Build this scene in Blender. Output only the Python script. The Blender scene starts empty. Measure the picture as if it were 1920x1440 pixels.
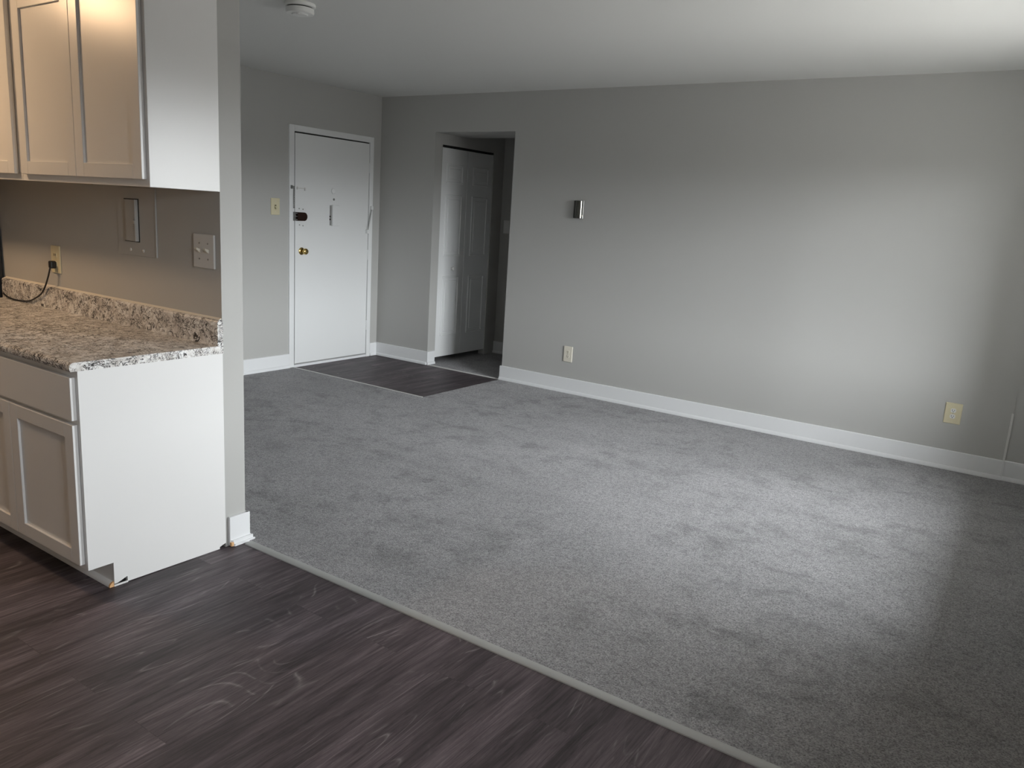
import bpy, bmesh, math, random
from mathutils import Vector, Matrix
random.seed(4)
S = bpy.context.scene
COL = S.collection
# ------------------------------------------------------------------ camera
F, CX, CY, CZ = 1475.98, 5.7701, -6.0006, 1.5237
YAW, PITCH, ROLL = 0.58986, -0.21025, 0.061468
cam = bpy.data.cameras.new('camera'); camo = bpy.data.objects.new('camera', cam); COL.objects.link(camo)
cam.sensor_fit = 'HORIZONTAL'; cam.sensor_width = 36.0; cam.lens = F / 1920 * 36.0
cam.clip_start = 0.02
_fw = Vector((-math.sin(YAW), math.cos(YAW), 0)); _r = Vector((math.cos(YAW), math.sin(YAW), 0))
_f = _fw * math.cos(PITCH) + Vector((0, 0, math.sin(PITCH))); _u = _r.cross(_f)
_r2 = _r * math.cos(ROLL) + _u * math.sin(ROLL); _u2 = -_r * math.sin(ROLL) + _u * math.cos(ROLL)
m = Matrix((( _r2.x, _u2.x, -_f.x, CX), (_r2.y, _u2.y, -_f.y, CY), (_r2.z, _u2.z, -_f.z, CZ), (0, 0, 0, 1)))
camo.matrix_world = m
S.camera = camo
# ------------------------------------------------------------------ view
S.view_settings.view_transform = 'Standard'; S.view_settings.look = 'None'
S.view_settings.gamma = 1.0; S.view_settings.use_curve_mapping = False
S.view_settings.exposure = 0.0
S.cycles.use_denoising = True
S.cycles.max_bounces = 10; S.cycles.diffuse_bounces = 7; S.cycles.glossy_bounces = 4
S.cycles.sample_clamp_indirect = 6.0
# ------------------------------------------------------------------ sky: overcast day, dark ground below the horizon
SKY, GROUND, TREES = 42.0, .26, .10
W = bpy.data.worlds.new('overcast_sky'); S.world = W; W.use_nodes = True
nt = W.node_tree; nt.nodes.clear()
out = nt.nodes.new('ShaderNodeOutputWorld'); bg = nt.nodes.new('ShaderNodeBackground')
tc = nt.nodes.new('ShaderNodeTexCoord'); sx = nt.nodes.new('ShaderNodeSeparateXYZ')
rp = nt.nodes.new('ShaderNodeValToRGB')
mr = nt.nodes.new('ShaderNodeMapRange'); mr.inputs[1].default_value = -1; mr.inputs[2].default_value = 1
nt.links.new(tc.outputs['Generated'], sx.inputs[0]); nt.links.new(sx.outputs[2], mr.inputs[0]); nt.links.new(mr.outputs[0], rp.inputs[0])
els = rp.color_ramp.elements
def sky_stop(z, v, c, e=None):       # z = height of the direction, -1..1
    e = e or els.new(.5); e.position = (z + 1) / 2; e.color = (v * c[0], v * c[1], v * c[2], 1)
G_, C_ = (1., 1., .96), (.95, .99, 1.015)
els[1].position = 1.0; els[1].color = (C_[0] * .95, C_[1] * .95, C_[2] * .95, 1)
els[0].position = 0.0; els[0].color = (GROUND, GROUND, GROUND * .98, 1)
sky_stop(-.42, GROUND, G_); sky_stop(-.22, TREES, G_); sky_stop(.0, TREES, G_); sky_stop(.05, .95, C_)
nt.links.new(rp.outputs[0], bg.inputs[0]); bg.inputs[1].default_value = SKY
nt.links.new(bg.outputs[0], out.inputs[0])
# windows of the right-hand wall: (y0, y1, z0, z1); portals guide the daylight through them
XW = 6.20
WINS = [(-2.62, -.96, 0.66, 2.12), (-5.34, -4.80, 1.16, 2.14)]
WT = .18            # thickness of the outer wall
for i, (y0, y1, z0, z1) in enumerate(WINS):
    L = bpy.data.lights.new('window_daylight', 'AREA'); L.shape = 'RECTANGLE'; L.size = y1 - y0; L.size_y = z1 - z0
    L.cycles.is_portal = True
    lo = bpy.data.objects.new('window_daylight', L); COL.objects.link(lo)
    lo.location = (XW + WT, (y0 + y1) / 2, (z0 + z1) / 2)
    lo.rotation_euler = (0, math.radians(90), 0)       # emits toward -x
    L.size, L.size_y = z1 - z0, y1 - y0
LAMP = 88.0

# ------------------------------------------------------------------ material helpers
def mat(name, col, rough=.5, metal=0., spec=.5, nodes=None):
    M = bpy.data.materials.new(name); M.use_nodes = True
    t = M.node_tree; b = t.nodes['Principled BSDF']
    b.inputs['Base Color'].default_value = (*col, 1); b.inputs['Roughness'].default_value = rough
    b.inputs['Metallic'].default_value = metal; b.inputs['Specular IOR Level'].default_value = spec
    if nodes: nodes(t, b)
    return M
def N(t, typ, **kw):
    n = t.nodes.new(typ)
    for k, v in kw.items():
        if k in n.inputs: n.inputs[k].default_value = v
        else: setattr(n, k, v)
    return n
def pos(t, scale=(1, 1, 1), swap=False):
    g = N(t, 'ShaderNodeNewGeometry'); mp = N(t, 'ShaderNodeMapping')
    mp.inputs['Scale'].default_value = scale
    t.links.new(g.outputs['Position'], mp.inputs['Vector'])
    return mp.outputs['Vector']
def noise(t, vec, scale, detail=4, rough=.5, dist=0.):
    n = N(t, 'ShaderNodeTexNoise', Scale=scale, Detail=detail, Roughness=rough, Distortion=dist)
    t.links.new(vec, n.inputs['Vector']); return n.outputs['Fac']
def ramp(t, fac, stops):
    r = N(t, 'ShaderNodeValToRGB'); e = r.color_ramp.elements
    while len(e) < len(stops): e.new(.5)
    for el, (p, c) in zip(e, stops):
        el.position = p; el.color = (*c, 1) if isinstance(c, tuple) else (c, c, c, 1)
    t.links.new(fac, r.inputs[0]); return r.outputs[0]
def mix(t, a, b, fac, mode='MIX'):
    x = N(t, 'ShaderNodeMix', data_type='RGBA', blend_type=mode)
    for s, v in ((0, fac), (6, a), (7, b)):
        if hasattr(v, 'links') or hasattr(v, 'is_linked'): t.links.new(v, x.inputs[s])
        elif isinstance(v, (int, float)): x.inputs[s].default_value = v
        else: x.inputs[s].default_value = (*v, 1)
    return x.outputs[2]
def bump(t, b, h, strength, dist=.002):
    n = N(t, 'ShaderNodeBump', Strength=strength, Distance=dist)
    t.links.new(h, n.inputs['Height']); t.links.new(n.outputs[0], b.inputs['Normal'])

def wall_nodes(t, b):
    n = noise(t, pos(t), 170, 3, .6)
    bump(t, b, n, .12, .0015)
def ceil_nodes(t, b):
    bump(t, b, noise(t, pos(t), 120, 3, .6), .12, .002)
def carpet_nodes(t, b):
    v = pos(t)
    fine = ramp(t, noise(t, v, 150, 3, .8), [(.36, .36), (.50, .98), (.68, 1.45)])
    mid = ramp(t, noise(t, v, 62, 3, .8), [(.36, .66), (.50, 1.0), (.66, 1.20)])
    patch = mix(t, (1., 1., 1.), ramp(t, noise(t, pos(t, (1., 1.25, 1)), 4.6, 5, .68, .25), [(.36, .66), (.46, .90), (.55, 1.02)]), ramp(t, noise(t, v, 1.1, 2, .5), [(.38, .25), (.6, 1.)]))
    big = ramp(t, noise(t, pos(t, (1, 1.6, 1)), .8, 2, .5), [(.35, .90), (.65, 1.07)])
    c = mix(t, (.347, .341, .350), fine, 1., 'MULTIPLY'); c = mix(t, c, mid, 1., 'MULTIPLY')
    c = mix(t, c, patch, 1., 'MULTIPLY'); c = mix(t, c, big, 1., 'MULTIPLY')
    t.links.new(c, b.inputs['Base Color'])
    bump(t, b, noise(t, v, 170, 4, .8), 1.0, .006)
    b.inputs['Sheen Weight'].default_value = .25; b.inputs['Sheen Roughness'].default_value = .5
def plank_nodes(t, b):
    g = N(t, 'ShaderNodeNewGeometry'); s = N(t, 'ShaderNodeSeparateXYZ'); c = N(t, 'ShaderNodeCombineXYZ')
    t.links.new(g.outputs['Position'], s.inputs[0]); t.links.new(s.outputs[1], c.inputs[0]); t.links.new(s.outputs[0], c.inputs[1])
    br = N(t, 'ShaderNodeTexBrick', Scale=1.0)
    br.offset = .37; br.offset_frequency = 2
    for k, val in (('Mortar Size', .0012), ('Mortar Smooth', .1), ('Brick Width', 1.22), ('Row Height', .178), ('Bias', 0.)):
        br.inputs[k].default_value = val
    br.inputs['Color1'].default_value = (0, 0, 0, 1); br.inputs['Color2'].default_value = (1, 1, 1, 1)
    br.inputs['Mortar'].default_value = (.5, .5, .5, 1)
    t.links.new(c.outputs[0], br.inputs['Vector'])
    # each plank shifts the grain by its own amount
    sh = N(t, 'ShaderNodeVectorMath', operation='MULTIPLY'); sh.inputs[1].default_value = (7.3, 3.1, 5.7)
    t.links.new(br.outputs['Color'], sh.inputs[0])
    ad = N(t, 'ShaderNodeVectorMath', operation='ADD'); t.links.new(g.outputs['Position'], ad.inputs[0]); t.links.new(sh.outputs[0], ad.inputs[1])
    def mp(sc):
        n = N(t, 'ShaderNodeMapping'); n.inputs['Scale'].default_value = sc; t.links.new(ad.outputs[0], n.inputs['Vector']); return n.outputs[0]
    grain = noise(t, mp((48, 2.2, 1)), 1.7, 9, .78, .6)
    broad = noise(t, mp((9, 1.1, 1)), 1.2, 4, .55, .6)
    rings = N(t, 'ShaderNodeTexNoise', Scale=1.0, Detail=1.0, Roughness=.4, Distortion=.25); t.links.new(mp((5.0, 1.0, 1)), rings.inputs['Vector'])
    m1 = N(t, 'ShaderNodeMath', operation='MULTIPLY'); m1.inputs[1].default_value = 19.; t.links.new(rings.outputs['Fac'], m1.inputs[0])
    fr = N(t, 'ShaderNodeMath', operation='PINGPONG'); fr.inputs[1].default_value = .5; t.links.new(m1.outputs[0], fr.inputs[0])
    line = ramp(t, fr.outputs[0], [(.0, 1.), (.055, .35), (.14, 0.)])
    gate = ramp(t, noise(t, mp((6, 2.2, 1)), 1.5, 3, .6), [(.52, 0.), (.66, 1.)])
    lg = mix(t, line, gate, 1., 'MULTIPLY')
    lg = mix(t, lg, ramp(t, grain, [(.35, .25), (.6, 1.)]), 1., 'MULTIPLY')
    base = ramp(t, grain, [(.28, (.022, .017, .019)), (.44, (.062, .049, .055)), (.58, (.105, .084, .092)), (.74, (.20, .168, .178))])
    base = mix(t, base, ramp(t, broad, [(.30, .50), (.48, .92), (.70, 1.6)]), 1., 'MULTIPLY')
    base = mix(t, base, ramp(t, br.outputs['Color'], [(0., .82), (1., 1.15)]), 1., 'MULTIPLY')
    base = mix(t, base, (.26, .235, .24), lg)
    sm = mix(t, (0., 0., 0.), (.42, .42, .42), br.outputs['Fac']); base = mix(t, base, (.02, .017, .018), sm)
    t.links.new(base, b.inputs['Base Color'])
    bump(t, b, grain, .22, .001)
    t.links.new(ramp(t, grain, [(.3, .56), (.7, .46)]), b.inputs['Roughness'])
def granite_nodes(t, b):
    v = pos(t)
    w = noise(t, v, 11, 3, .6, 1.5)
    base = ramp(t, w, [(.32, (.56, .53, .50)), (.48, (.78, .76, .73)), (.66, (.88, .88, .87))])
    def vein(sc, dist, c0, wd):
        n = noise(t, v, sc, 4, .6, dist)
        a = N(t, 'ShaderNodeMath', operation='SUBTRACT'); a.inputs[1].default_value = c0; t.links.new(n, a.inputs[0])
        b_ = N(t, 'ShaderNodeMath', operation='ABSOLUTE'); t.links.new(a.outputs[0], b_.inputs[0])
        return ramp(t, b_.outputs[0], [(0., 1.), (wd * .6, .95), (wd, 0.)])
    gate = ramp(t, noise(t, v, 13, 3, .6), [(.47, 0.), (.53, 1.)])
    v1 = mix(t, vein(19, 2.2, .5, .030), gate, 1., 'MULTIPLY')
    gate2 = ramp(t, noise(t, v, 24, 3, .6), [(.45, 0.), (.52, 1.)])
    v2 = mix(t, vein(44, 1.6, .52, .036), gate2, 1., 'MULTIPLY')
    sp = ramp(t, noise(t, v, 34, 4, .65, 1.0), [(.605, 0.), (.635, 1.)])
    c = mix(t, base, (.42, .38, .35), ramp(t, noise(t, v, 62, 3, .6), [(.53, 0.), (.62, .75)]))
    c = mix(t, c, (.10, .09, .09), v2)
    c = mix(t, c, (.022, .02, .021), v1); c = mix(t, c, (.03, .026, .026), sp)
    t.links.new(c, b.inputs['Base Color'])
def strip_nodes(t, b):
    bump(t, b, noise(t, pos(t, (2, 60, 1)), 4, 3, .5), .1, .001)

M = dict(
    wall=mat('wall_paint', (.468, .466, .450), .62, nodes=wall_nodes, spec=.35),
    facade=mat('facade_render', (.30, .29, .27), .8),
    ceil=mat('ceiling_paint', (.72, .72, .70), .8, nodes=ceil_nodes, spec=.2),
    trim=mat('white_trim_paint', (.80, .81, .82), .42),
    door=mat('white_door_paint', (.80, .81, .81), .38),
    cab=mat('white_cabinet_paint', (.80, .795, .785), .30),
    cabin=mat('cabinet_interior', (.55, .47, .36), .6),
    carpet=mat('grey_carpet', (.33, .33, .34), .95, spec=.1, nodes=carpet_nodes),
    plank=mat('dark_vinyl_plank', (.06, .05, .055), .4, spec=.38, nodes=plank_nodes),
    granite=mat('granite_laminate', (.7, .68, .65), .32, nodes=granite_nodes),
    strip=mat('grey_transition_strip', (.36, .365, .355), .38, nodes=strip_nodes),
    ivory=mat('ivory_plastic', (.68, .62, .43), .38),
    edge=mat('pale_edge_strip', (.68, .68, .66), .35),
    cream=mat('cream_plastic', (.74, .70, .60), .36),
    pale=mat('pale_plastic', (.66, .65, .63), .35),
    white=mat('white_plastic', (.78, .78, .76), .4),
    dark=mat('dark_slot', (.012, .011, .010), .6),
    black=mat('black_rubber', (.014, .013, .013), .45),
    chrome=mat('chrome_cover', (.26, .26, .24), .24, metal=1.),
    grey=mat('shaded_side_grey', (.36, .36, .35), .5),
    steel=mat('dull_steel', (.36, .36, .35), .35, metal=1.),
    bronze=mat('dark_bronze', (.035, .016, .011), .35, metal=.5),
    brass=mat('polished_brass', (.58, .42, .15), .2, metal=1.),
    wood=mat('raw_pine', (.72, .42, .20), .65),
    fridge=mat('black_enamel', (.02, .022, .026), .3),
    caulk=mat('white_caulk', (.74, .70, .62), .5),
    slot=mat('brown_slot', (.12, .10, .04), .5),
)
def emit(name, col, st):
    m_ = bpy.data.materials.new(name); m_.use_nodes = True
    b = m_.node_tree.nodes['Principled BSDF']; b.inputs['Base Color'].default_value = (.9, .88, .82, 1)
    b.inputs['Emission Color'].default_value = (*col, 1); b.inputs['Emission Strength'].default_value = st
    return m_

# ------------------------------------------------------------------ geometry helpers
class MB:
    def __init__(s): s.bm = bmesh.new()
    def box(s, x0, x1, y0, y1, z0, z1, bev=0., seg=1):
        t = bmesh.new(); bmesh.ops.create_cube(t, size=1.)
        for v in t.verts:
            v.co = Vector(((x0 + x1) / 2 + v.co.x * abs(x1 - x0), (y0 + y1) / 2 + v.co.y * abs(y1 - y0), (z0 + z1) / 2 + v.co.z * abs(z1 - z0)))
        if bev: bmesh.ops.bevel(t, geom=t.edges[:], offset=bev, segments=seg, profile=.5, affect='EDGES')
        s._add(t); return s
    def _add(s, t, mtx=None):
        if mtx: bmesh.ops.transform(t, matrix=mtx, verts=t.verts)
        me = bpy.data.meshes.new('tmp'); t.to_mesh(me); t.free(); s.bm.from_mesh(me); bpy.data.meshes.remove(me)
    def prism(s, pts, axis, a, b):
        """extrude polygon pts (2D) along axis from a to b; the 2D coords fill the other axes in x,y,z order"""
        t = bmesh.new()
        def mk(p, v):
            l = list(p); l.insert(axis, v); return t.verts.new(l)
        A = [mk(p, a) for p in pts]; B = [mk(p, b) for p in pts]; n = len(pts)
        t.faces.new(A); t.faces.new(B[::-1])
        for i in range(n): t.faces.new((A[i], B[i], B[(i + 1) % n], A[(i + 1) % n]))
        bmesh.ops.recalc_face_normals(t, faces=t.faces); s._add(t); return s
    def lathe(s, prof, c, axis=(0, 0, 1), n=40):
        """prof: (r, h) along axis from point c"""
        t = bmesh.new(); rings = []
        for r, h in prof:
            rings.append([t.verts.new((max(r, 1e-5) * math.cos(2 * math.pi * k / n), max(r, 1e-5) * math.sin(2 * math.pi * k / n), h)) for k in range(n)])
        for a, b in zip(rings, rings[1:]):
            for k in range(n): t.faces.new((a[k], a[(k + 1) % n], b[(k + 1) % n], b[k]))
        t.faces.new(rings[0][::-1]); t.faces.new(rings[-1])
        q = Vector((0, 0, 1)).rotation_difference(Vector(axis)).to_matrix().to_4x4()
        bmesh.ops.recalc_face_normals(t, faces=t.faces)
        s._add(t, Matrix.Translation(c) @ q); return s
    def tube(s, pts, r, n=10, closed=False):
        t = bmesh.new(); P = [Vector(p) for p in pts]; rings = []; L = len(P)
        for i, p in enumerate(P):
            a = P[(i - 1) % L] if (closed or i) else p; b = P[(i + 1) % L] if (closed or i < L - 1) else p
            d = (b - a).normalized(); u = d.orthogonal().normalized() if i == 0 else (pu - d * pu.dot(d)).normalized()
            pu = u; w = d.cross(u)
            rings.append([t.verts.new(p + u * r * math.cos(2 * math.pi * k / n) + w * r * math.sin(2 * math.pi * k / n)) for k in range(n)])
        pr = list(zip(rings, rings[1:])) + ([(rings[-1], rings[0])] if closed else [])
        for a, b in pr:
            for k in range(n): t.faces.new((a[k], a[(k + 1) % n], b[(k + 1) % n], b[k]))
        if not closed: t.faces.new(rings[0][::-1]); t.faces.new(rings[-1])
        bmesh.ops.recalc_face_normals(t, faces=t.faces); s._add(t); return s
    def build(s, name, m, parent=None, smooth=False, label=None):
        me = bpy.data.meshes.new(name); s.bm.to_mesh(me); s.bm.free(); me.materials.append(m)
        if smooth:
            for p in me.polygons: p.use_smooth = True
            me.set_sharp_from_angle(angle=math.radians(38))
        o = bpy.data.objects.new(name, me); COL.objects.link(o)
        if parent is not None:
            o.parent = parent; o.matrix_parent_inverse = Matrix.Translation(-Vector(abs_loc(parent)))
        if label: o['label'] = label
        return o
LOC = {}
def abs_loc(o):
    return LOC.get(o.name, (0, 0, 0))
def thing(name, label, cat, loc, group=None):
    o = bpy.data.objects.new(name, None); COL.objects.link(o); o.location = loc; LOC[o.name] = loc
    o.empty_display_size = .05
    o['label'] = label; o['category'] = cat; o['kind'] = 'thing'
    if group: o['group'] = group
    return o
def tag(o, label, cat, group=None):
    o['label'] = label; o['category'] = cat; o['kind'] = 'thing'
    if group: o['group'] = group
    return o
def struct(o): o['kind'] = 'structure'; return o
def sroot(name, loc=(0, 0, 0)):
    o = bpy.data.objects.new(name, None); COL.objects.link(o); o.location = loc; LOC[o.name] = loc; o['kind'] = 'structure'; return o

# ------------------------------------------------------------------ dimensions
H = 2.592
XP, YA, YB = 2.922, -3.964, -3.859       # kitchen partition: end face, kitchen face, living face
YS = -4.0 + .108                         # edge of the transition strip
O1, O2, OZ = .706, 1.625, 2.256          # hall opening in the long wall
YBK = -7.0
# ------------------------------------------------------------------ floors and ceiling
struct(MB().box(-.15, XW + .15, YBK - .1, YS + .02, -.06, 0).build('floor', M['plank']))
struct(MB().box(0, 1.612, -1.11, 0.0, -.06, .0).build('floor', M['plank']))
fl = MB()
fl.prism([(-.0, -1.12), (1.615, -1.12), (1.615, .0), (XW + .1, .0), (XW + .1, YS + .034), (-.0, YS + .034)], 2, -.06, .006)
struct(fl.build('floor', M['carpet']))
struct(MB().box(-1.0, 3.4, 0.006, 1.3, -.06, .006).build('floor', M['carpet']))
struct(MB().box(-1.2, XW + .15, YBK - .1, 1.4, H, H + .1).build('ceiling', M['ceil']))
# ------------------------------------------------------------------ walls
w = MB(); T = .10
w.box(-.14, O1, 0, T, -.05, H); w.box(O1, O2, 0, .52, OZ, H); w.box(O2, 5.70, 0, T, -.05, H); w.box(5.70, XW + .15, .008, T, -.05, H)
struct(w.build('wall_back', M['wall']))
# entry wall with the doorway
DL, DR, DZ = -1.105, -.158, 2.142
w = MB(); w.box(-.14, 0, YBK, DL - .01, -.05, H).box(-.14, 0, DR + .01, 0, -.05, H).box(-.14, 0, DL - .01, DR + .01, DZ + .01, H).box(-.16, -.14, DL - .1, DR + .1, -.05, DZ + .1)
struct(w.build('wall_left', M['wall']))
# kitchen partition
struct(MB().box(0, XP, YA, YB, -.05, H).build('wall_kitchen', M['wall']))
struct(MB().box(-.14, XW + .15, YBK - .1, YBK, -.05, H).build('wall_rear', M['wall']))
# window wall
w = MB(); x0, x1 = XW, XW + WT
(a0, a1, z0, z1), (b0, b1, c0, c1) = WINS
w.box(x0, x1, a1, .008, -.05, H).box(x0, x1, b1, a0, -.05, H).box(x0, x1, YBK, b0, -.05, H)
w.box(x0, x1, a0, a1, -.05, z0).box(x0, x1, a0, a1, z1, H).box(x0, x1, b0, b1, -.05, c0).box(x0, x1, b0, b1, c1, H)
struct(w.build('wall_right', M['wall']))
# unseen balcony added to shade the window: floor slab, slab above, dividing walls
w = MB(); BD = 1.25
w.box(x1, x1 + BD, a0 - .35, a1 + .35, -.25, -.05).box(x1, x1 + BD, a0 - .45, a1 + .45, 2.45, H + .1)
w.box(x1, x1 + BD, a0 - .45, a0 - .35, -.05, 2.45).box(x1, x1 + BD, a1 + .35, a1 + .45, -.05, 2.45)
struct(w.build('wall_unseen_balcony', M['facade']))
for i, (y0, y1, z0, z1) in enumerate(WINS):
    r_ = sroot('window_%d' % (i + 1), (XW, (y0 + y1) / 2, z0)); f = MB(); c = .04
    xa, xb = XW + .02, XW + .09
    f.box(xa, xb, y0, y0 + c, z0, z1).box(xa, xb, y1 - c, y1, z0, z1).box(xa, xb, y0 + c, y1 - c, z0, z0 + c).box(xa, xb, y0 + c, y1 - c, z1 - c, z1)
    f.box(xa, xb, (y0 + y1) / 2 - .02, (y0 + y1) / 2 + .02, z0 + c, z1 - c)
    f.build('window_frame', M['trim'], r_)
    MB().box(XW - .05, XW + .02, y0 - .04, y1 + .04, z0 - .03, z0, .004).build('window_sill', M['trim'], r_)
# hall behind the opening
w = MB(); YD = 1.15
w.box(-1., 3.4, YD, YD + .1, -.05, H); struct(w.build('wall_hall', M['wall']))
w = MB(); BX = .676                       # wall holding the bifold, its finished face at x = O1
w.box(BX - .05, O1, T, .115, -.05, H).box(BX - .05, O1, .965, YD, -.05, H).box(BX - .05, O1, .115, .965, 2.155, H).box(BX - .4, BX - .35, T, YD, -.05, H)
struct(w.build('wall_closet', M['wall']))
struct(MB().box(3.3, 3.4, T, YD, -.05, H).build('wall_hall_end', M['wall']))
struct(MB().box(O2, 3.3, .09, .11, -.05, H).build('wall_hall_side', M['wall']))

# ------------------------------------------------------------------ baseboards: (board, top 13.5 cm) plus a shoe at the floor
def board(name, x0, y0, x1, y1, nx, ny, ext0=0., ext1=0., zb=.004, h=.139):
    """runs from (x0,y0) to (x1,y1) along x or y; (nx,ny) points into the room"""
    t_, s_, sh = .014, .012, .03
    mb = MB()
    if ny:   # along x
        mb.prism([(y0, zb), (y0 + ny * t_, zb), (y0 + ny * t_, h - .004), (y0 + ny * (t_ - .004), h), (y0, h)], 0, x0 - ext0, x1 + ext1)
        p = [(y0 + ny * t_, zb), (y0 + ny * (t_ + s_), zb), (y0 + ny * (t_ + s_), zb + .012), (y0 + ny * (t_ + s_ * .7), zb + .023), (y0 + ny * (t_ + .001), zb + sh)]
        mb.prism(p, 0, x0 - ext0, x1 + ext1)
    else:
        mb.prism([(x0, zb), (x0 + nx * t_, zb), (x0 + nx * t_, h - .004), (x0 + nx * (t_ - .004), h), (x0, h)], 1, y0 - ext0, y1 + ext1)
        p = [(x0 + nx * t_, zb), (x0 + nx * (t_ + s_), zb), (x0 + nx * (t_ + s_), zb + .012), (x0 + nx * (t_ + s_ * .7), zb + .023), (x0 + nx * (t_ + .001), zb + sh)]
        mb.prism(p, 1, y0 - ext0, y1 + ext1)
    return struct(mb.build(name, M['trim']))
board('baseboard_back', O2 - .014, 0, 5.70, 0, 0, -1)
board('baseboard_back', 5.702, .008, XW, .008, 0, -1)
board('baseboard_corner', 0, 0, O1, 0, 0, -1)
board('baseboard_opening', O1, -.014, O1, T, 1, 0)
board('baseboard_left', 0, YB, 0, -1.165, 1, 0)
board('baseboard_left', 0, -.108, 0, 0, 1, 0)
board('baseboard_hall', O1, YD, 3.3, YD, 0, -1)
board('baseboard_kitchen', 0, YB, XP + .014, YB, 0, 1)
board('baseboard_right', XW, YS, XW, 0, -1, 0)
# partition end: board with a mitred shoe, raw pine showing where it was cut
mb = MB(); X = XP
mb.box(X, X + .015, -3.951, YB + .015, .004, .139, .0015)
mb.prism([(X + .014, -3.949), (X + .030, -3.935), (X + .030, YB + .030), (X + .014, YB + .014)], 2, .002, .014)
mb.prism([(X + .014, -3.949), (X + .024, -3.940), (X + .024, YB + .024), (X + .014, YB + .014)], 2, .014, .030)
bb = struct(mb.build('baseboard_end', M['trim']))
MB().box(X + .012, X + .0255, -3.9515, -3.937, .003, .022, .002).build('raw_cut_end', M['wood'], bb, label='raw pine cut end of the shoe moulding')
# door-wall / wall corner bead where the back wall steps back
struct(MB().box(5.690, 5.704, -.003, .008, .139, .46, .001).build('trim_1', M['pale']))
struct(MB().box(5.690, 5.703, -.0165, .0, .006, .139, .001).build('trim_2', M['trim']))
# ------------------------------------------------------------------ transition strips
x0, x1 = XP + .04, XW
mb = MB()
mb.prism([(YS, 0.), (YS + .001, .004), (YS + .006, .0075), (YS + .022, .008), (YS + .038, .006), (YS + .04, 0.)], 0, x0, x1)
struct(mb.build('trim_3', M['strip'], smooth=True))
struct(MB().box(.02, 1.615, -1.125, -1.110, -.002, .009, .001).build('trim_4', M['edge']))
struct(MB().box(O1 - .004, O2, -.004, .008, -.002, .0095, .001).build('trim_5', M['edge']))
# toe-kick quarter round
YT = -4.474; XE = 2.924
q = [(YT, .0), (YT - .018, .0), (YT - .017, .008), (YT - .012, .015), (YT - .006, .0185), (YT, .02)]
tr = struct(MB().prism(q, 0, 1.0, XE - .012).build('trim_6', M['trim'], smooth=True))
MB().prism(q, 0, XE - .012, XE - .003).build('raw_cut_end', M['wood'], tr, label='raw pine cut end of the quarter round')

# ------------------------------------------------------------------ entry door
D = sroot('door_1', (0, (DL + DR) / 2, 0))
f = MB(); a, b_, tz = -1.163, -.108, 2.196
f.box(-.12, .012, a, DL + .0, .0, tz, .002).box(-.12, .012, DR, b_, .0, tz, .002).box(-.12, .0118, DL, DR, DZ, tz, .002)
f.box(-.12, -.05, DL, DL + .012, .0, DZ).box(-.12, -.05, DR - .012, DR, .0, DZ).box(-.12, -.05, DL + .012, DR - .012, DZ - .012, DZ)
f.build('door_frame', M['door'], D)
MB().box(-.040, .004, DL + .013, DR - .005, .036, DZ - .012, .0015).build('door_leaf', M['door'], D)
MB().box(-.045, -.006, DL + .001, DL + .012, .03, DZ - .001).box(-.045, -.006, DL + .012, DR - .001, DZ - .011, DZ - .001).build('door_gap_shade', M['dark'], D)  # dark strips fill the gap round the leaf, painted in as its shade
MB().box(-.12, .010, DL, DR, .0, .024, .003).build('threshold', M['trim'], D)
def hinge(z):
    h = MB(); 
    for k in range(5): h.lathe([(.006, 0), (.006, .0185)], (.002, DR - .004, z - .05 + k * .02), n=12)
    h.box(-.004, .0135, DR - .004, DR + .010, z - .05, z + .05, .001)
    h.build('hinge', M['door'], D, smooth=False)
for z in (1.90, 1.05, .33): hinge(z)
kn = MB().lathe([(.034, 0), (.034, .004), (.028, .009), (.012, .012), (.011, .032), (.020, .038), (.028, .050), (.029, .058), (.024, .068), (.012, .073), (0, .074)], (.004, -1.015, 1.087), (1, 0, 0)).build('door_knob', M['brass'], D, smooth=True)
MB().lathe([(.007, 0), (.007, .003), (.003, .004)], (.077, -1.015, 1.087), (1, 0, 0), 16).build('keyhole', M['dark'], kn)
# rim lock in dark bronze with interlocking steel rings
lk = MB(); yy0, yy1, zz0, zz1 = -1.085, -.972, 1.362, 1.438
zc = (zz0 + zz1) / 2; pts = [(yy0, zz0), (yy1 - .035, zz0)] + [(yy1 - .035 + .035 * math.sin(t), zc - .038 * math.cos(t)) for t in [k * math.pi / 10 for k in range(1, 10)]] + [(yy1 - .035, zz1), (yy0, zz1)]
lock = lk.prism(pts, 0, .003, .034).build('rim_lock', M['bronze'], D, label='dark bronze surface lock body')
ke = MB().box(.008, .020, -1.122, -1.098, zz0 - .002, zz1 + .002, .002)
for z in (1.372, 1.400, 1.428): ke.tube([(.020 + .010 * math.cos(t), -1.094 + .014 * math.sin(t), z) for t in [k * math.pi / 4 for k in range(8)]], .0045, 8, True)
ke.build('lock_keeper', M['steel'], D, smooth=True)
for y, z in ((-1.045, 1.470), (-1.0, 1.466), (-1.04, 1.325), (-1.0, 1.318)): MB().lathe([(.006, 0), (.006, .003), (.003, .004)], (.004, y, z), (1, 0, 0), 12).build('screw', M['steel'], lock)
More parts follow.
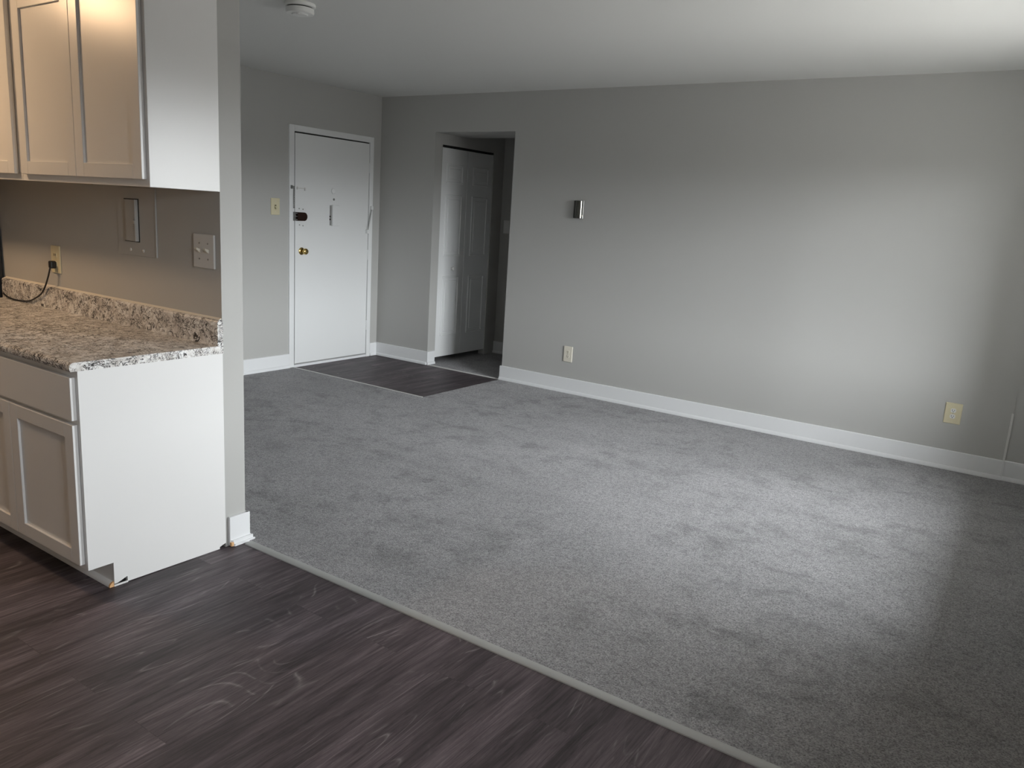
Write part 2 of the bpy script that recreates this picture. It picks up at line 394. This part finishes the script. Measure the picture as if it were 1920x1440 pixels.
# chain hanging from a bracket on the frame
ch = MB(); ch.box(.011, .020, -1.150, -1.128, 1.642, 1.672, .002)
z = 1.655; k = 0
while z > 1.475:
    h_, w_ = .011, .0055
    ring = [((.021 + (w_ * math.cos(t) if k % 2 else 0)), -1.118 + (0 if k % 2 else w_ * math.cos(t)), z + h_ * math.sin(t)) for t in [j * math.pi / 5 for j in range(10)]]
    ch.tube(ring, .0022, 6, True); z -= .0165; k += 1
ch.box(.017, .026, -1.124, -1.112, z - .002, z + .012, .001)
ch.tube([(.016, -1.139, 1.657), (.02, -1.128, 1.660), (.021, -1.118, 1.664)], .002, 6)
ch.build('door_chain', M['steel'], D, smooth=True)
MB().box(.003, .008, -1.072, -.976, 1.648, 1.656, .001).box(.003, .012, -1.074, -1.062, 1.640, 1.664, .001).box(.003, .012, -.986, -.972, 1.632, 1.660, .001).build('chain_track', M['pale'], D)
# chime box with two black buttons on its side, viewer and knocker spots above it
cb_ = MB().box(.003, .036, -.665, -.580, 1.326, 1.520, .003).build('chime_box', M['door'], D)
MB().box(.003, .022, -.6745, -.6652, 1.330, 1.516, .001).build('chime_side_shade', M['grey'], cb_)  # side face coloured grey to stand for its shade on the white box
for z in (1.386, 1.412): MB().lathe([(.0085, 0), (.0085, .003)], (.012, -.6745, z), (0, -1, 0), 14).build('chime_button', M['dark'], cb_)
MB().lathe([(.011, 0), (.011, .004), (.006, .006)], (.004, -.625, 1.572), (1, 0, 0), 20).build('peephole', M['steel'], D, smooth=True)
MB().lathe([(.027, 0), (.027, .006), (.020, .012), (.008, .014)], (.004, -.632, 1.650), (1, 0, 0), 24).build('viewer_cover', M['door'], D, smooth=True)
# swing-bar guard on the hinge side
sb = MB().tube([(.030, -.140, 1.505), (.030, -.186, 1.300)], .005, 8).build('swing_bar', M['steel'], D, smooth=True)
MB().box(.010, .036, -.148, -.122, 1.497, 1.533, .003).build('bar_bracket', M['door'], sb)
MB().box(.003, .034, -.200, -.178, 1.262, 1.300, .003).build('bar_bracket', M['door'], sb)

# ------------------------------------------------------------------ bifold closet door in the hall
B = sroot('door_2', (O1, .54, 0))
def leaf(y0, y1):
    L = MB(); xf = O1 - .012
    L.box(xf - .03, xf, y0, y1, .062, 2.132, .002)
    a, b = y0 + .085, y1 - .075
    for z0, z1 in ((.275, .885), (1.085, 1.69), (1.80, 1.985)):
        for (p, q, r, s) in ((a, b, z0, z0 + .018), (a, b, z1 - .018, z1), (a, a + .018, z0 + .018, z1 - .018), (b - .018, b, z0 + .018, z1 - .018)):
            L.box(xf - .001, xf + .010, p, q, r, s, .004)
        L.box(xf - .001, xf + .008, a + .042, b - .042, z0 + .042, z1 - .042, .005)
    return L.build('door_leaf', M['door'], B)
l1 = leaf(.112, .537); l2 = leaf(.540, .968)
MB().lathe([(.009, 0), (.008, .012), (.016, .020), (.018, .028), (.012, .036), (0, .038)], (O1 - .012, .342, .962), (1, 0, 0), 24).build('door_knob', M['white'], l1, smooth=True)
MB().box(O1 - .045, O1 - .01, .115, .965, 2.138, 2.157).build('door_track', M['dark'], B)
# switch plate on the dark hall wall
t = thing('light_switch', 'dim switch plate on the dark hall wall beyond the opening', 'light switch', (.79, YD, 1.40))
MB().box(.75, .83, YD - .006, YD, 1.33, 1.47, .002).build('switch_plate', M['white'], t)
MB().box(.784, .796, YD - .014, YD - .005, 1.392, 1.408, .001).build('toggle', M['white'], t)

# ------------------------------------------------------------------ wall plates
def switch_left():
    t = thing('light_switch', 'ivory single light switch beside the white entry door', 'light switch', (0, -1.313, 1.477))
    MB().box(0, .007, -1.361, -1.265, 1.405, 1.550, .003).build('switch_plate', M['ivory'], t)
    MB().prism([(.006, 1.470), (.026, 1.452), (.027, 1.460), (.006, 1.486)], 1, -1.320, -1.306).build('toggle', M['ivory'], t)
    MB().box(.0065, .0078, -1.322, -1.304, 1.460, 1.492).build('toggle_slot', M['slot'], t)
    for z in (1.432, 1.522): MB().lathe([(.004, 0), (.004, .0015)], (.007, -1.313, z), (1, 0, 0), 10).build('screw', M['cream'], t)
switch_left()
def outlet(xc, zc, w_, h_, label, plate, recept, rw):
    t = thing('wall_outlet', label, 'outlet', (xc, 0, zc), group='outlets along the long grey wall')
    MB().box(xc - w_ / 2, xc + w_ / 2, -.008, 0, zc - h_ / 2, zc + h_ / 2, .003).build('outlet_plate', M[plate], t)
    for s in (-1, 1):
        z = zc + s * .020
        pts = [(xc + rw * math.cos(a_), z + .0165 * math.sin(a_)) for a_ in [k * math.pi / 10 for k in range(20)]]
        pts = [(max(xc - rw * .9, min(xc + rw * .9, px)), max(z - .0145, min(z + .0145, pz))) for px, pz in pts]
        sk = MB().prism(pts, 1, -.0105, -.007).build('socket', M[recept], t)
        sl = MB(); sl.box(xc - .008, xc - .0055, -.0112, -.010, z - .003, z + .008); sl.box(xc + .0055, xc + .008, -.0112, -.010, z - .002, z + .007)
        sl.lathe([(.003, 0), (.003, .001)], (xc, -.0103, z - .008), (0, -1, 0), 10); sl.build('socket_slot', M['dark'] if recept == 'white' else M['slot'], sk)
    MB().lathe([(.003, 0), (.003, .001)], (xc, -.008, zc), (0, -1, 0), 10).build('screw', M['steel'], t)
outlet(2.334, .354, .088, .140, 'cream wall outlet beside the hall opening, low on the grey wall', 'cream', 'cream', .018)
outlet(5.359, .396, .102, .142, 'yellowed wall outlet with white sockets near the right end of the grey wall', 'ivory', 'white', .018)

# thermostat with chrome cover
t = thing('thermostat', 'small chrome-covered thermostat alone on the long grey wall', 'thermostat', (2.335, 0, 1.609))
MB().box(2.290, 2.380, -.012, 0, 1.533, 1.685, .002).build('thermostat_base', M['steel'], t)
arc = [(2.335 + .042 * math.cos(a_), -.012 - .034 * math.sin(a_)) for a_ in [k * math.pi / 14 for k in range(15)]]
MB().prism(arc, 2, 1.537, 1.681).build('thermostat_cover', M['chrome'], t, smooth=True)
rb = MB()
for a_ in (.9, 1.25, 1.6, 2.0, 2.4):
    cx_, cy_ = 2.335 + .0425 * math.cos(a_), -.012 - .0345 * math.sin(a_)
    rb.box(cx_ - .0022, cx_ + .0022, cy_ - .003, cy_ + .004, 1.537, 1.681)
rb.build('cover_rib', M['dark'], t)
MB().lathe([(.006, 0), (.006, .010)], (2.374, -.022, 1.557), (1, -.4, 0), 12).build('dial', M['cream'], t)
# smoke detector
t = thing('smoke_detector', 'round white smoke detector mounted on the ceiling', 'smoke detector', (2.108, -2.852, H))
c0 = (2.108, -2.852, H)
MB().lathe([(.083, 0), (.085, .006), (.084, .016), (.079, .019)], c0, (0, 0, -1), 56).build('mounting_ring', M['white'], t, smooth=True)
MB().lathe([(.068, .016), (.068, .027)], c0, (0, 0, -1), 48).build('vent_gap', M['dark'], t)
MB().lathe([(.076, .026), (.077, .046), (.072, .053), (.045, .055), (.041, .060), (.018, .061), (0, .061)], c0, (0, 0, -1), 56).build('detector_body', M['white'], t, smooth=True)
MB().lathe([(.010, .060), (.009, .064)], (2.135, -2.89, H), (0, 0, -1), 16).build('test_button', M['pale'], t)

# ------------------------------------------------------------------ kitchen: wall cabinets
def shaker(mb, x0, x1, yf, z0, z1, th=.019, st=.060, rl=.054):
    mb.box(x0, x0 + st, yf, yf + th, z0, z1, .0012).box(x1 - st, x1, yf, yf + th, z0, z1, .0012)
    mb.box(x0 + st, x1 - st, yf, yf + th, z0, z0 + rl, .0012).box(x0 + st, x1 - st, yf, yf + th, z1 - rl, z1, .0012)
    mb.box(x0 + st - .002, x1 - st + .002, yf + .009, yf + th - .001, z0 + rl - .002, z1 - rl + .002)
ZU, ZT, YU = 1.547, 2.309, -4.266
def wall_cab(x0, x1, doors, label):
    t = thing('wall_cabinet', label, 'kitchen cabinet', ((x0 + x1) / 2, YA, ZU), group='white shaker wall cabinets')
    cb = MB(); e_ = .015
    cb.box(x0, x0 + e_, YU + .019, YA, ZU, ZT).box(x0 + e_, x1 - e_, YU + .019, YA, ZU + .012, ZU + .024).box(x0 + e_, x1 - e_, YU + .019, YA, ZT - .015, ZT).box(x0 + e_, x1 - e_, YA - .008, YA, ZU + .024, ZT - .015)
    cb.build('carcass', M['cabin'], t)
    MB().box(x1 - e_, x1, YU + .0005, YA, ZU, ZT, .001).build('end_panel', M['cab'], t)
    ff = MB(); fy0, fy1 = YU, YU + .019
    ff.box(x0, x0 + .038, fy0, fy1, ZU, ZT).box(x1 - .038, x1 - .0005, fy0, fy1, ZU, ZT).box(x0 + .038, x1 - .038, fy0, fy1, ZU, ZU + .038).box(x0 + .038, x1 - .038, fy0, fy1, ZT - .038, ZT)
    ff.build('face_frame', M['cab'], t)
    for d0, d1 in doors:
        d = MB(); shaker(d, d0, d1, YU - .0205, ZU + .027, ZT - .012); d.build('door', M['cab'], t)
wall_cab(1.944, 2.924, [(1.974, 2.4335), (2.4365, 2.906)], 'white wall cabinet with two shaker doors and an exposed white end panel')
wall_cab(1.02, 1.942, [(1.05, 1.478), (1.481, 1.912)], 'white wall cabinet at the left picture edge, left of the exposed-end cabinet')
# ------------------------------------------------------------------ base cabinets
YC, ZC = -4.572, .880
def base_cab(x0, x1, end, label):
    t = thing('base_cabinet', label, 'kitchen cabinet', ((x0 + x1) / 2, YA, 0), group='white base cabinets under the countertop')
    cb = MB(); e_ = .015
    cb.box(x0, x0 + e_, YC + .019, YA, .102, ZC - .003).box(x0 + e_, x1 - e_, YC + .019, YA, .102, .117).box(x0 + e_, x1 - e_, YA - .008, YA, .117, ZC - .003)
    cb.box(x0 + e_, x1 - e_, YC + .019, YC + .1, ZC - .02, ZC - .003)
    if not end: cb.box(x1 - e_, x1, YC + .019, YA, .102, ZC - .003)
    cb.build('carcass', M['cabin'], t)
    if end:
        # toe notch at the front, small cut-outs at the floor
        p = [(YC, .102), (YT, .102), (YT, .012), (-4.462, .012), (-4.424, .026), (-4.420, .026), (-4.420, .004), (-3.995, .001), (-3.995, .010), (-3.966, .020), (YA, .020), (YA, ZC), (YC, ZC)]
        MB().prism(p, 0, x1 - e_, x1).build('end_panel', M['cab'], t)
        MB().box(x1 - .004, x1 - .0005, YT, -4.418, .0, .007).build('panel_lip', M['cab'], t)
        MB().box(x1 - .03, x1 - e_ - .0005, -4.47, -3.966, .0, .05).build('notch_shade', M['dark'], t)  # black block behind the cut-outs, painted in as the cavity's shade
    ff = MB(); fy0, fy1 = YC, YC + .019; xe = x1 - (e_ + .0005 if end else 0)
    ff.box(x0, x0 + .038, fy0, fy1, .102, ZC).box(xe - .030, xe, fy0, fy1, .102, ZC).box(x0 + .038, xe - .030, fy0, fy1, .102, .14)
    ff.box(x0 + .038, xe - .030, fy0, fy1, ZC - .038, ZC).box(x0 + .038, xe - .030, fy0, fy1, .660, .700)
    ff.build('face_frame', M['cab'], t)
    MB().box(x0, x1 - e_ - .001, YT, YT + .012, .0, .102).build('toe_kick', M['cab'], t)
    MB().box(x0 + .02, x1 - .018, YC - .0205, YC - .001, .693, .855, .0015).build('drawer_front', M['cab'], t)
    mid = (x0 + x1) / 2 - .022
    for d0, d1 in ((x0 + .02, 2.416 if end else mid + .02), (2.4195 if end else mid + .023, x1 - .018)):
        d = MB(); shaker(d, d0, d1, YC - .0205, .124, .676); d.build('door', M['cab'], t)
base_cab(1.964, 2.924, True, 'white base cabinet whose smooth end panel faces the carpeted room')
base_cab(1.02, 1.962, False, 'white base cabinet between the end-panel cabinet and the black appliance')
# ------------------------------------------------------------------ countertop
t = thing('countertop', 'speckled granite-look countertop with a raised backsplash lip', 'countertop', (2, YA, ZC))
yf = -4.602
prof = [(YA + .0, ZC + .001), (yf + .004, ZC + .001), (yf + .001, ZC + .006), (yf, ZC + .014), (yf + .001, ZC + .024), (yf + .006, ZC + .031), (yf + .014, ZC + .034), (YA + .0, ZC + .034)]
MB().prism(prof, 0, 1.01, 2.929).build('worktop', M['granite'], t, smooth=False)
prof = [(YA - .0005, ZC + .034), (YA - .027, ZC + .034), (YA - .027, 1.014), (YA - .023, 1.020), (YA - .016, 1.023), (YA - .0005, 1.023)]
bs = MB().prism(prof, 0, 1.01, 2.929).build('backsplash', M['granite'], t)
MB().prism([(YA - .0005, 1.0232), (YA - .014, 1.0232), (YA - .0005, 1.030)], 0, 1.01, 2.92).build('caulk_line', M['caulk'], t)
# ------------------------------------------------------------------ kitchen wall fittings
t = thing('breaker_panel', 'painted-over breaker panel with a small door under the wall cabinets', 'breaker panel', (2.315, YA, 1.385))
MB().box(2.162, 2.470, YA - .004, YA, 1.243, 1.545, .001).box(2.466, 2.472, YA - .007, YA, 1.245, 1.545, .001).build('cover_plate', M['wall'], t)
MB().box(2.222, 2.340, YA - .0055, YA - .003, 1.304, 1.496).build('door_recess', M['dark'], t)
dr = MB()
dr.prism([(2.224, YA - .005), (2.226, YA - .010), (2.250, YA - .016), (2.310, YA - .018), (2.330, YA - .020), (2.334, YA - .016), (2.334, YA - .005)], 2, 1.308, 1.492)
dr = dr.build('panel_door', M['wall'], t, smooth=False)
MB().box(2.322, 2.338, YA - .026, YA - .018, 1.385, 1.402, .002).box(2.328, 2.336, YA - .023, YA - .018, 1.362, 1.385, .001).build('latch', M['wall'], dr)
for x in (2.263, 2.366): MB().lathe([(.0075, 0), (.0075, .003), (.004, .0045)], (x, YA - .004, 1.268), (0, -1, 0), 16).build('screw', M['pale'], t)
t = thing('light_switch', 'pale double light switch on the kitchen wall near its open end', 'light switch', (2.818, YA, 1.30))
MB().box(2.747, 2.889, YA - .009, YA, 1.230, 1.371, .003).build('switch_plate', M['pale'], t)
for x in (2.790, 2.848):
    MB().prism([(YA - .008, 1.292), (YA - .026, 1.306), (YA - .027, 1.314), (YA - .008, 1.308)], 0, x - .006, x + .006).build('toggle', M['cream'], t)
for x in (2.790, 2.848):
    for z in (1.268, 1.333): MB().lathe([(.004, 0), (.004, .0015)], (x, YA - .009, z), (0, -1, 0), 10).build('screw', M['steel'], t)
t = thing('wall_outlet', 'ivory kitchen outlet with a black plug pushed into it', 'outlet', (1.573, YA, 1.167))
MB().box(1.528, 1.618, YA - .007, YA, 1.098, 1.236, .003).build('outlet_plate', M['ivory'], t)
for z in (1.145, 1.189):
    sk = MB().box(1.573 - .016, 1.573 + .016, YA - .0095, YA - .006, z - .014, z + .014, .004).build('socket', M['ivory'], t)
    if z > 1.16: MB().box(1.565, 1.568, YA - .0105, YA - .009, z - .004, z + .007).box(1.578, 1.581, YA - .0105, YA - .009, z - .003, z + .006).build('socket_slot', M['dark'], sk)
MB().box(1.5955, 1.5975, YA - .0015, YA, 1.031, 1.097).build('caulk_seam', M['wall'], t)
# power cord
t = thing('power_cord', 'black power cord plugged in above the countertop, drooping left', 'cord', (1.573, YA - .01, 1.14))
MB().box(1.558, 1.588, YA - .038, YA - .0095, 1.122, 1.160, .006, 2).build('plug', M['black'], t)
def spline(P, n=10):
    P = [Vector(p) for p in P]; o = []
    for i in range(len(P) - 1):
        a = P[max(i - 1, 0)]; b = P[i]; c = P[i + 1]; d = P[min(i + 2, len(P) - 1)]
        for k in range(n):
            s_ = k / n
            o.append(.5 * ((2 * b) + (-a + c) * s_ + (2 * a - 5 * b + 4 * c - d) * s_ ** 2 + (-a + 3 * b - 3 * c + d) * s_ ** 3))
    o.append(P[-1]); return o
cp = [(1.573, -3.995, 1.135), (1.571, -4.000, 1.118), (1.553, -4.003, 1.075), (1.515, -4.003, 1.022), (1.47, -4.003, .982), (1.40, -4.000, .952), (1.33, -3.998, .930), (1.26, -3.998, .922), (1.17, -4.0, .9195), (1.09, -4.0, .926), (1.05, -3.998, .935), (1.03, -3.995, .94)]
MB().tube(spline(cp), .0042, 8).build('cord', M['black'], t, smooth=True)
# refrigerator at the very left
t = thing('refrigerator', 'tall black appliance, only its side showing at the far left edge', 'refrigerator', (.62, -4.4, 0))
MB().box(.24, .995, -4.66, YA - .005, .03, 1.76, .01).build('body', M['fridge'], t)
MB().box(.245, .99, -4.72, -4.664, .06, 1.18, .012).build('fridge_door', M['fridge'], t)
MB().box(.245, .99, -4.72, -4.664, 1.19, 1.755, .012).build('freezer_door', M['fridge'], t)
for z0, z1 in ((.7, 1.1), (1.25, 1.55)): MB().tube([(.93, -4.722, z0), (.93, -4.765, z0 + .03), (.93, -4.765, z1 - .03), (.93, -4.722, z1)], .01, 8).build('handle', M['steel'], t)
for x in (.3, .93):
    for y in (-4.6, -4.05): MB().lathe([(.02, 0), (.015, .032)], (x, y, 0), n=12).build('foot', M['black'], t)
# warm ceiling light of the kitchen
t = thing('ceiling_light', 'round warm ceiling light over the kitchen floor, outside the picture', 'ceiling light', (1.2, -5.1, H))
MB().lathe([(.17, 0), (.17, .02), (.15, .03)], (1.2, -5.1, H), (0, 0, -1), 40).build('light_base', M['brass'], t, smooth=True)
MB().lathe([(.15, .028), (.148, .05), (.125, .085), (.08, .105), (0, .112)], (1.2, -5.1, H), (0, 0, -1), 40).build('glass_shade', emit('warm_lamp_glass', (1., .66, .38), LAMP), t, smooth=True)
